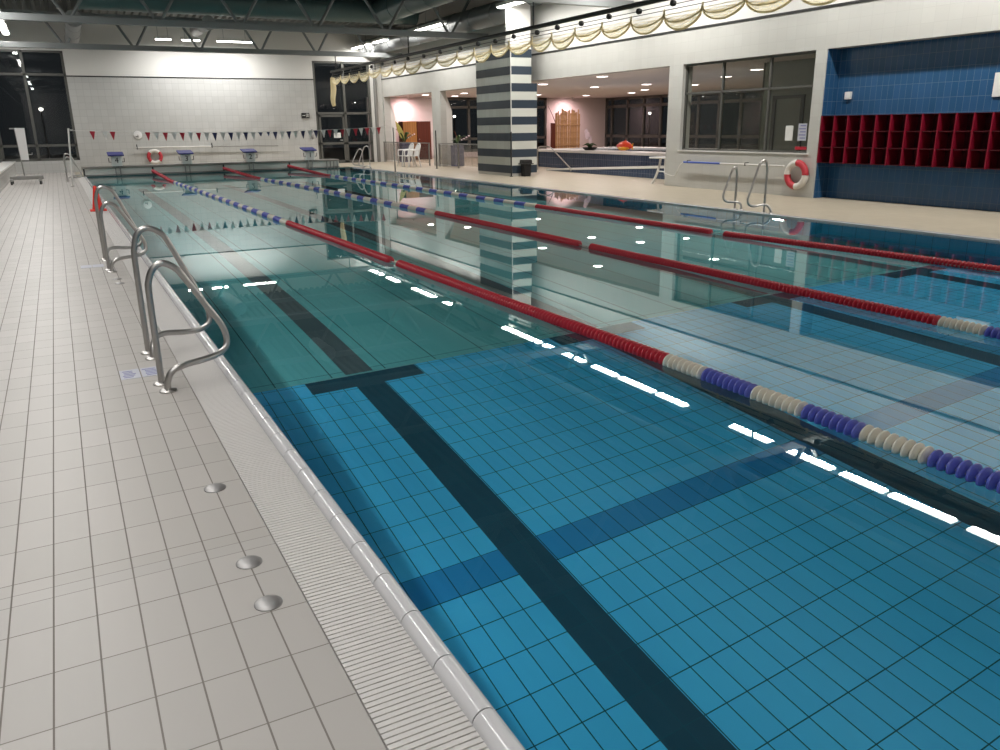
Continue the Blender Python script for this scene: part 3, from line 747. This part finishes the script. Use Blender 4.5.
def lane_rope(xs, label, near, gap, near_end=3.93):
    """xs: (y, x) points the floating rope passes through"""
    def x_at(y):
        for (ya, xa), (yb, xb) in zip(xs, xs[1:]):
            if y <= yb or (yb, xb) == xs[-1]: return xa+(xb-xa)*(y-ya)/(yb-ya)
    x0 = x_at(near)
    t = thing('lane_rope', label, 'lane rope', (x0, near, WZ))
    ys = []
    y = near-PITCH*int((near-Y0-.08)/PITCH)
    while y < YE-.1:
        if not (gap-.13 < y < gap+.13): ys.append(y)
        y += PITCH
    def z_at(y): return .012 if y < 27.4 else .012+(y-27.4)*.03
    MB().tube([(x_at(y)-x0, y-near, z_at(y)) for y in (Y0+.01, 6., 9., 13., 17., 20., 24., 27.4, YE-.02)], .006, 6).build('cable', M['cable'], t)
    ys_near = [y for y in ys if y > near-.01][:100]
    for y in ys_near:
        o = bpy.data.objects.new('float_disc', DM[rope_color(y, near_end)]); COL.objects.link(o); o.parent = t; o.location = (x_at(y)-x0, y-near, z_at(y))
    bm = bmesh.new(); me = bpy.data.meshes.new('float_discs')
    for k in 'rwb': me.materials.append(M[{'r': 'red', 'w': 'fwhite', 'b': 'fblue'}[k]])
    pr = [(.018, -.022), (.045, -.018), (.056, -.011), (.056, -.004), (.046, .004), (.022, .008), (.018, .022)]
    for y in ys:
        if y in ys_near: continue
        sub = MB(); sub.lathe(pr, (x_at(y)-x0, y-near, z_at(y)), 'y', 10)
        for f in sub.bm.faces: f.material_index = 'rwb'.index(rope_color(y, near_end)); f.smooth = True
        tmp = bpy.data.meshes.new('tmp'); sub.bm.to_mesh(tmp); sub.bm.free(); bm.from_mesh(tmp); bpy.data.meshes.remove(tmp)
    bmesh.ops.recalc_face_normals(bm, faces=bm.faces[:])
    bm.to_mesh(me); bm.free()
    o = bpy.data.objects.new('float_discs', me); COL.objects.link(o); o.parent = t; o['kind'] = 'stuff'
    xe = x_at(YE)-x0
    MB().box(xe-.02, xe+.02, YE-.06-near, YE-near-.005, .09, .17).build('wall_hook', M['dark_metal'], t)
    return t
lane_rope([(-2, 3.34), (4., 3.33), (8, 3.27), (13.3, 3.22), (32.3, 2.96)], 'lane rope with red, white and blue floats, nearest to the left deck', 1.0, GAP[0])
lane_rope([(-2, 5.80), (5.2, 5.80), (13.7, 5.90), (20.5, 5.82), (32.3, 5.44)], 'middle lane rope of red, white and blue floats', 2.9, GAP[1], 3.68)
lane_rope([(-2, 8.45), (4.2, 8.41), (6.4, 8.27), (8.3, 8.08), (13.1, 8.02), (32.3, 7.86)], 'lane rope with mostly red floats nearest to the right pool side', 4.2, GAP[2])

# ------------------------------------------------------------------ pool handrails (bent tubes at the ladders)
def handrail_mesh(high):
    if high:
        post = [(.357, .0, 0), (.357, .0, .62), (.366, 0, .74), (.40, 0, .83), (.46, 0, .858), (.53, 0, .83), (.58, 0, .76)]
        slope = [(.685, 0, .505), (.77, 0, .30)]
        curl = [(.79, 0, .225), (.772, -.015, .16), (.70, -.03, .128)]
        back = [(.60, -.035, .126), (.48, -.06, .14), (.41, -.11, .128), (.376, -.16, .06), (.37, -.17, 0)]
    else:
        post = [(.357, 0, 0), (.357, 0, .54), (.366, 0, .64), (.40, 0, .71), (.455, 0, .735), (.52, 0, .70), (.565, 0, .635)]
        slope = [(.67, 0, .455), (.74, 0, .335)]
        curl = [(.765, 0, .25), (.752, -.02, .185), (.69, -.05, .152)]
        back = [(.60, -.10, .145), (.48, -.15, .14), (.41, -.165, .115), (.378, -.17, .06), (.374, -.17, 0)]
    return post+slope+curl+back
def ladder_rail(label, loc, high, mirror=False, sc=1., sx=1.):
    t = thing('ladder_handrail', label, 'handrail', loc)
    P = [((p[0]-.357)*(-1 if mirror else 1)*sc*sx, p[1], p[2]*sc) for p in handrail_mesh(high)]
    MB().tube(P, .0195, 14, 5).build('rail_tube', M['steel'], t, smooth=True)
    for p_ in (P[0], P[-1]):
        MB().lathe([(.052, 0), (.052, .006), (.044, .012), (.022, .016)], (p_[0], p_[1], 0), 'z', 20).build('foot_flange', M['steel'], t, smooth=True)
    return t
ladder_rail('near bent steel handrail on the left deck, closest to the camera', (.357, 5.10, 0), False)
ladder_rail('taller bent steel handrail just behind the nearest one on the left deck', (.357, 5.92, 0), True)
ladder_rail('lower steel handrail of the farther pair in front of the red cone', (.325, 9.95, 0), False)
ladder_rail('taller steel handrail of the farther pair in front of the red cone', (.325, 10.85, 0), True)
ladder_rail('small steel handrail at the far end of the left deck, left one', (.17, 29.2, 0), True)
ladder_rail('small steel handrail at the far end of the left deck, right one', (.19, 30.1, 0), False)
ladder_rail('tall steel handrail on the right pool side, nearer to the life ring', (10.62, 10.2, 0), True, True, 1.02, .9)
ladder_rail('lower steel handrail on the right pool side, left of the tall one', (10.64, 10.92, 0), False, True, 1., .72)
ladder_rail('steel handrail at the far right pool side in front of the glazed door, left one', (10.38, 30.6, 0), False, True)
ladder_rail('steel handrail at the far right pool side in front of the glazed door, right one', (10.38, 29.8, 0), True, True)
# dome caps on the deck
for (x, y, lab) in ((.388, 2.37, 'steel dome cap on the deck, nearest to the camera'), (.386, 2.665, 'steel dome cap on the deck, second from the camera'),
                    (.385, 3.375, 'steel dome cap on the deck, third from the camera'),
                    (.36, 9.25, 'small steel cap on the deck in front of the farther handrails, farther one'), (.37, 8.96, 'small steel cap on the deck in front of the farther handrails, nearer one')):
    o = MB().lathe([(.046, 0), (.046, .003), (.041, .007), (.028, .0115), (.012, .0135), (0, .014)], seg=28).build('floor_cap', M['cap_steel'], smooth=True, loc=(x, y, 0))
    tag(o, lab, 'floor cap', 'steel caps set in the left deck')
# stickers on the deck
def sticker(lab, x, y):
    t = thing('deck_sign', lab, 'sign', (x, y, 0), 0, 'small printed signs stuck on the left deck')
    MB().box(-.058, .058, -.11, .11, 0, .002).build('sheet', M['pale_blue'], t)
    if y > 8: return
    mb = MB(); random.seed(int(x*1000+y*10))
    for k in range(5 if y < 8 else 2):
        a = random.uniform(-.05, -.03); b_ = random.uniform(.01, .045)
        mb.box(a, b_, .07-.035*k-.009, .07-.035*k+.006, .002, .003)
    mb.build('printed_line', M['blue_ink'], t)
sticker('printed floor sign beside the near handrail foot', .325, 5.42)
sticker('printed floor sign one tile left of the one at the handrail foot', .2, 5.42)
sticker('printed floor sign on the deck in front of the farther handrails, right one', .228, 10.35)
sticker('printed floor sign on the deck in front of the farther handrails, left one', .105, 10.35)

# ------------------------------------------------------------------ cone, flags, board
c = thing('traffic_cone', 'red traffic cone on the left deck behind the handrails', 'cone', (.56, 17.9, 0))
MB().box(-.15, .15, -.15, .15, 0, .03).build('base', M['cone'], c, bevel=.01)
MB().lathe([(.105, .03), (.03, .47), (.024, .48), (0, .48)], seg=20).build('cone_body', M['cone'], c, smooth=True)
fl = thing('pennant_line', 'line of small red, white and navy pennants strung across the pool', 'flags', (.30, 26.5, 0))
def fz(x): return 1.545-.125*math.sin(PI*min(1, max(0, (x-.3)/9.9)))
MB().tube([(.14+x*.3257, 0, fz(.14+x*.3257+.3)) for x in range(31)], .006, 6).build('string', M['white_metal'], fl)
def xfl(px): return .99+(px-92)*(8.99-.99)/(361-92) if True else 0
seq = [(92, 'r'), (104, 'w'), (111, 'r'), (144.5, 'r'), (153, 'w'), (161.5, 'r'), (170, 'w'), (178, 'r'), (186, 'w'), (194, 'r'), (202, 'w'), (210, 'b'), (218, 'w'), (226, 'b'), (233.5, 'w'), (241, 'b'), (248.5, 'w'), (256, 'b'), (264, 'b'), (271, 'b'), (278, 'w'), (285, 'b'), (292, 'w'), (299.5, 'b'), (307, 'w'), (313, 'b'), (321, 'w'), (327.5, 'r'), (334, 'w'), (341, 'r'), (347.5, 'w'), (355, 'r'), (361, 'w'), (367.5, 'r'), (374, 'w'), (380, 'r')]
for px, c_ in seq:
    # pixel column on the flag line at y = 26.5
    x = .345 + (px-68)*.02683 + ((px-68)/312)**2*.89
    z = fz(x)
    w_ = .075 if px != 264 else .05; h_ = .235 if px not in (256, 264) else .13
    mb = MB(); mb.prism([(x-.3-w_, z), (x-.3+w_, z), (x-.3+.012, z-h_), (x-.3-.0, z-h_)], 'y', -.003, .003)
    mb.build('pennant', M[{'r': 'flag_red', 'w': 'flag_white', 'b': 'flag_blue'}[c_]], fl)
def fpole(label, x, y, h_, m, lean=0.):
    t = thing('flag_pole', label, 'pole', (x, y, 0))
    MB().cyl((0, 0, 0), (lean, 0, h_), .022, 12).build('pole', M[m], t, smooth=True)
    MB().lathe([(.05, 0), (.05, .02), (.025, .03)], seg=16).build('base_plate', M['steel'], t, smooth=True)
    MB().tube([(lean, 0, h_-.04), (lean+.1, 0, h_-.04), (lean+.12, 0, h_-.02)], .008, 8).build('line_hook', M['steel'], t)
fpole('thin white pole on the left deck holding the pennant line', .26, 26.5, 1.60, 'white_metal', .14)
fpole('thin steel pole on the right pool side holding the pennant line', 10.16, 26.6, 1.5, 'dull_steel')
wb = thing('mobile_board', 'white board on a wheeled stand at the far left of the deck', 'board', (-.90, 29., 0), 0)
MB().box(-.46, .44, -.07, .07, .13, .24).build('base_bar', M['dull_steel'], wb, bevel=.008)
for x in (-.42, .34):
    MB().box(x-.04, x+.04, -.5, .4, .10, .16).build('foot', M['dull_steel'], wb)
    for y in (-.45, .36):
        MB().lathe([(0, -.025), (.065, -.025), (.065, .025), (0, .025)], (x, y, .065), 'x', 14).build('caster_wheel', M['black_plastic'], wb, smooth=True)
MB().cyl((-.06, 0, .2), (-.10, 0, 1.62), .02, 10).build('pole', M['dull_steel'], wb, smooth=True)
pn = MB(); pn.prism([(-.10, 1.64), (.16, 1.635), (.135, .70), (-.075, .71)], 'y', -.05, -.02); pn.build('board_panel', M['white_plastic'], wb)
MB().box(-.24, -.08, -.03, .0, 1.60, 1.64).build('top_bracket', M['dull_steel'], wb)
MB().tube([(.13, -.03, .86), (.24, -.03, .86), (.25, -.03, .92)], .014, 8).build('clamp', M['dull_steel'], wb)

# ------------------------------------------------------------------ life rings, reaching poles
def life_ring(label, loc, plane, a0):
    t = thing('life_ring', label, 'life ring', loc)
    for k in range(4):
        red = k % 2 == 0
        MB().arc_torus(.235, .068, a0+k*PI/2, a0+(k+1)*PI/2, plane, 12, 14).build('red_section' if red else 'white_section', M['ring_red' if red else 'ring_white'], t, smooth=True)
    if plane == 'yz': MB().tube([(.08, 0, .27), (.0, 0, .30), (-.02, 0, .24)], .012, 8).build('hook', M['dark_metal'], t)
    else: MB().tube([(0, .08, .27), (0, .0, .30), (0, -.02, .24)], .012, 8).build('hook', M['dark_metal'], t)
life_ring('red and white life ring hanging on the right wall beside the blue recess', (13.41, 12.08, .45), 'yz', PI/2)
life_ring('red and white life ring on the far wall between blocks four and three', (3.52, 36.40, .50), 'xz', -PI/4)
rp = thing('reaching_pole', 'long white reaching pole with a blue grip on hooks under the office window', 'pole', (13.40, 12.42, .615))
MB().cyl((0, 0, 0), (0, 1.95, -.01), .016, 10).build('pole', M['white_metal'], rp, smooth=True)
MB().cyl((0, 1.9, -.01), (0, 3.15, -.015), .022, 12).build('grip', M['blue_grip'], rp, smooth=True)
for y in (1.1, 3.0): MB().tube([(.085, y, .03), (-.02, y, .03), (-.03, y, -.02), (.0, y, -.03)], .009, 8).build('hook', M['dark_metal'], rp)
MB().tube([(0, 3.15, -.01), (.0, 3.3, -.1), (.02, 3.5, -.35), (.02, 3.9, -.30)], .01, 6, 5).build('rope_loop', M['white_metal'], rp)
rp = thing('reaching_pole', 'long white reaching pole on hooks across the far wall', 'pole', (2.85, 36.40, .87))
MB().cyl((0, 0, 0), (2.9, 0, -.01), .026, 10).build('pole', M['white_metal'], rp, smooth=True)
MB().cyl((2.9, 0, -.01), (5.7, 0, -.05), .018, 10).build('pole', M['dull_steel'], rp, smooth=True)
for x in (.05, 2.95): MB().tube([(x, .08, .05), (x, -.02, .12), (x, -.03, -.05), (x, .0, -.06)], .016, 8).build('hook', M['dark_metal'], rp)
# clock, exit sign, hanging grey item
ck = thing('pace_clock', 'round white clock on the far wall above the life ring', 'clock', (3.0, 36.49, 1.36))
MB().lathe([(0, 0), (.16, 0), (.16, -.02), (.15, -.025), (0, -.025)], axis='y', seg=24).build('face', M['white_plastic'], ck, smooth=True)
MB().box(-.008, .008, -.034, -.026, -.10, .01).build('hand', M['ink'], ck); MB().box(-.09, .01, -.034, -.026, -.08, -.055).build('hand', M['ink'], ck)
ex = thing('exit_sign', 'dark exit sign with a running figure on the far wall left of the door', 'sign', (9.88, 36.47, 2.06))
MB().box(-.17, .17, -.02, .03, -.11, .11).build('plate', M['black_plastic'], ex, bevel=.004)
mb = MB(); mb.box(-.1, -.02, -.026, -.02, -.01, .02); mb.prism([(-.11, -.02), (-.15, .005), (-.11, .03)], 'y', -.026, -.02)
mb.box(.02, .035, -.026, -.02, -.07, .07); mb.box(.12, .135, -.026, -.02, -.07, .07); mb.box(.02, .135, -.026, -.02, .06, .075)
mb.box(.065, .09, -.026, -.02, -.06, .03); mb.lathe([(0, -.026), (.014, -.026), (.014, -.02), (0, -.02)], (.08, 0, .045), 'y', 10)
mb.build('pictogram', M['paper'], ex)
hg = thing('hanging_float', 'small grey float hanging from a hook on the far wall beside the door', 'float', (10.1, 36.4, 1.25))
MB().tube([(0, .09, .22), (0, 0, .22), (0, 0, .05)], .01, 6).build('hook', M['dark_metal'], hg)
MB().lathe([(0, -.2), (.05, -.16), (.06, 0), (.03, .06), (0, .06)], seg=12).build('float_body', M['dull_steel'], hg, smooth=True)
pp = MB().cyl((13.12, 36.36, 0), (13.12, 36.36, 4.3), .075, 16).build('drain_pipe', M['dull_steel'], smooth=True); tag(pp, 'vertical steel pipe in the far right corner beside the glazing', 'pipe')
bx = MB().box(13.80, 13.85, 11.28, 11.42, 1.90, 2.04).build('wall_switch', M['white_plastic'], bevel=.006); tag(bx, 'small white box on the blue tiled wall above the red shelves', 'switch')
sg = MB().box(13.82, 13.85, 7.9, 8.5, 1.84, 2.22).build('wall_sign', M['paper'], bevel=.004); tag(sg, 'blank white sign on the blue wall at the right picture edge', 'sign')

# ------------------------------------------------------------------ red pigeonhole shelves
cs = thing('pigeonhole_shelf', 'dark red wall shelf of square compartments in the blue recess', 'shelf', (13.5, 11.66, .70))
W_ = .312; NC = 16; HH = .90
MB().box(.30, .33, -W_*NC, 0, 0, HH).build('back_panel', M['cubby_shaded'], cs)
for k in range(4): MB().box(.02, .30, -W_*NC, 0, HH/3*k-.009 if k else 0, HH/3*k+.009 if k < 3 else HH).build('shelf_board', M['cubby_shaded'], cs)
for k in range(NC+1): MB().box(.0, .30, -W_*k-.012, -W_*k+.012, 0, HH).build('divider', M['cubby'], cs)

# ------------------------------------------------------------------ chairs, table, bin, posts
def chair(label, loc, rz):
    t = thing('garden_chair', label, 'chair', loc, rz, 'white plastic chairs in front of the glass fence')
    # seat faces +x
    MB().grid(lambda u, v: (-.2+.42*u, -.22+.44*v, .42-.025*math.sin(PI*u)*math.sin(PI*v)+.012*u), 8, 8).build('seat', M['white_plastic'], t, smooth=True)
    MB().tube([(.22, -.21, .425), (.23, 0, .42), (.22, .21, .425)], .02, 8).build('seat_front', M['white_plastic'], t, smooth=True)
    hoop = [(-.2, -.22, .42), (-.26, -.22, .66), (-.31, -.17, .82), (-.33, 0, .89), (-.31, .17, .82), (-.26, .22, .66), (-.2, .22, .42)]
    bk = MB().tube(hoop, .022, 10, 4).build('backrest', M['white_plastic'], t, smooth=True)
    for y in (-.12, -.04, .04, .12):
        MB().box(-.012, .012, y-.025, y+.025, 0, .44).build('back_slat', M['white_plastic'], bk, loc=(-.2, 0, .42)).rotation_euler = (0, -.28, 0)
    for s in (-1, 1):
        MB().tube([(.2, s*.25, .42), (.19, s*.26, .60), (.14, s*.265, .645), (-.1, s*.26, .645), (-.26, s*.225, .66)], .022, 8, 4).build('armrest', M['white_plastic'], t, smooth=True)
        MB().tube([(.2, s*.22, .43), (.24, s*.25, 0)], [.032, .022], 8).build('leg', M['white_plastic'], t)
        MB().tube([(-.19, s*.21, .43), (-.28, s*.235, 0)], [.032, .022], 8).build('leg', M['white_plastic'], t)
chair('white plastic garden chair, left one of the pair at the fence', (12.35, 31.15, 0), PI)
chair('white plastic garden chair, right one of the pair at the fence', (12.35, 30.45, 0), PI)
tb = thing('side_table', 'white plastic table with curved legs at the edge of the wall opening', 'table', (13.95, 16.75, 0))
MB().box(-.35, .35, -.38, .42, .64, .68).build('table_top', M['white_plastic'], tb, bevel=.012)
for sx in (-1, 1):
    for sy in (-1, 1):
        MB().tube([(sx*.22, sy*.1, .64), (sx*.24, sy*.12, .45), (sx*.27, sy*.2, .2), (sx*.3, sy*.3, 0)], .03, 8, 4).build('leg', M['white_plastic'], tb, smooth=True)
    MB().cyl((sx*.25, -.13, .32), (sx*.25, .13, .32), .015, 8).build('stretcher', M['white_plastic'], tb)
bn = thing('waste_bin', 'small black waste bin standing against the striped pillar', 'bin', (12.73, 22.08, 0))
MB().prism([(-.11, 0), (.11, 0), (.135, .36), (-.135, .36)], 'y', -.11, .11).build('bin_body', M['black_plastic'], bn, bevel=.012)
MB().box(-.20, .20, -.14, .14, .36, .39).build('rim', M['dark_metal'], bn, bevel=.01)
MB().prism([(-.18, .39), (.18, .39), (.16, .50), (-.16, .50)], 'y', -.10, .11).build('lid', M['dark_metal'], bn, bevel=.02)
def bpost(label, x, y, h_):
    t = thing('barrier_post', label, 'post', (x, y, 0))
    MB().cyl((0, 0, 0), (0, 0, h_), .022, 12).build('pole', M['dark_metal'], t, smooth=True)
    MB().lathe([(.05, 0), (.05, .015), (.024, .02)], seg=14).build('foot', M['dark_metal'], t, smooth=True)
bpost('thin dark post in front of the white pier between the openings', 12.6, 28.6, 1.38)
bpost('thin dark post at the corner of the striped pillar', 12.28, 22.2, 1.33)

# ------------------------------------------------------------------ gathered divider net on its overhead rail
XN = 10.6
nt_ = thing('divider_net', 'cream divider net gathered in scallops under an overhead rail', 'net', (XN, 20., 3.515))
Ya, Yb = 34.6-20, 1.2-20
MB().cyl((0, Ya, .24), (0, Yb, .24), .05, 12).build('rail', M['dark_metal'], nt_, smooth=True)
for z, x in ((.11, .0), (.04, .05)): MB().cyl((x, Ya, z), (x, Yb, z), .008, 6).build('cable', M['dark_metal'], nt_)
for y in (26., 18., 10., 2., 33.9): MB().cyl((0, y-20, .24), (0, y-20, 4.33-3.515), .02, 8).build('hanger', M['dark_metal'], nt_)
PIN = [34.56, 33.39, 32.22, 31.06, 29.89, 28.73, 27.56, 26.34, 25.02, 23.75, 22.33, 21.23, 20.22, 19.23, 18.07, 17.17, 16.18, 15.14, 14.13, 13.1, 12.03, 10.97, 9.86, 8.8, 7.63, 6.57, 5.51, 4.35, 3.29, 2.23, 1.17]
swag = None
def swag_surface(u, v, a=0., b=1.):
    s_ = max(0., 4*u*(1-u)); v = a+(b-a)*v
    ztop = -.02*s_; zbot = -.27*s_**.55-.03
    return (-.10*math.sin(PI*v)*s_-.025*s_*abs(math.sin(10*v+1.1*math.sin(8*u))), u-.5, ztop+(zbot-ztop)*v)
sw0 = MB().grid(lambda u, v: swag_surface(u, v, 0., .6), 22, 8).build('net_swag', M['net'], smooth=True)
h1 = MB().grid(lambda u, v: swag_surface(u, v, .42, 1.), 22, 10).build('gathered_hem', M['net_dense'], sw0, smooth=True)
h2 = MB().tube([Vector(swag_surface(u/22, .98)) for u in range(23)], .020, 7).build('hem_cord', M['net_roll'], sw0, smooth=True)
h3 = MB().tube([Vector(swag_surface(u/22, .62)) for u in range(23)], .013, 7).build('hem_cord', M['net_roll'], sw0, smooth=True)
pul = None
for i, (a, b) in enumerate(zip(PIN, PIN[1:])):
    if i == 0: s_, hems = sw0, None
    else:
        s_ = sw0.copy(); COL.objects.link(s_)
        for h_ in (h1, h2, h3):
            c_ = h_.copy(); COL.objects.link(c_); c_.parent = s_
    s_.parent = nt_; s_.location = (0, (a+b)/2-20, 0); s_.scale = (1+.1*((i*7) % 3-1), a-b, 1.06+.12*((i*5) % 4-1.5)*.6)
for i, a in enumerate(PIN):
    if pul is None:
        pul = MB().lathe([(0, -.04), (.05, -.04), (.06, 0), (.05, .04), (0, .04)], axis='x', seg=14).build('pulley', M['black_plastic'], nt_, smooth=True); o = pul
    else: o = pul.copy(); COL.objects.link(o); o.parent = nt_
    o.location = (0, a-20-.25, .11+.02*(i % 2))
for a in PIN:
    MB().cyl((0, a-20, -.03), (0, a-20, .05), .018, 6).build('tie', M['net_roll'], nt_)
MB().tube([(0, 34.5-20, .0), (.05, 34.6-20, -.42), (-.02, 34.55-20, -.85), (.02, 34.6-20, -1.1)], [.09, .12, .10, .07], 10, 4).build('hanging_tail', M['net_roll'], nt_, smooth=True)

# ------------------------------------------------------------------ world, camera
wd = bpy.data.worlds.new('night'); scn.world = wd; wd.use_nodes = True
bg = wd.node_tree.nodes.get('Background') or wd.node_tree.nodes.new('ShaderNodeBackground')
bg.inputs[0].default_value = (.11, .125, .14, 1); bg.inputs[1].default_value = .10

P0 = Vector((500., 375.)); F = 798.
def ray(p): return Vector((p[0]-P0.x, p[1]-P0.y, F)).normalized()
vy = ray((53, 133)); vz = -ray((536, 2939)); vz = (vz-vy*vz.dot(vy)).normalized(); vx = vy.cross(vz)
rot = Matrix((vx, vy, vz))                   # world = rot @ (right, down, forward)
cam = bpy.data.cameras.new('camera'); co = bpy.data.objects.new('camera', cam); COL.objects.link(co)
cam.sensor_width = 36.; cam.lens = 36.*F/1000.; cam.clip_start = .05; cam.clip_end = 300
m3 = Matrix((rot.col[0], -rot.col[1], -rot.col[2])).transposed()
m4 = m3.to_4x4(); m4.translation = Vector((0, 0, 1.48)); co.matrix_world = m4
scn.camera = co

# light passing through the flat water reaches the pool shell by refraction
for o in bpy.data.objects:
    n = o.name.split('.')[0]
    if n == 'pool_water': o.cycles.is_caustics_caster = True
    if n in ('floor_pool', 'wall_pool_left', 'wall_pool_right', 'wall_pool_far', 'trim_2', 'trim_3', 'trim_4'): o.cycles.is_caustics_receiver = True
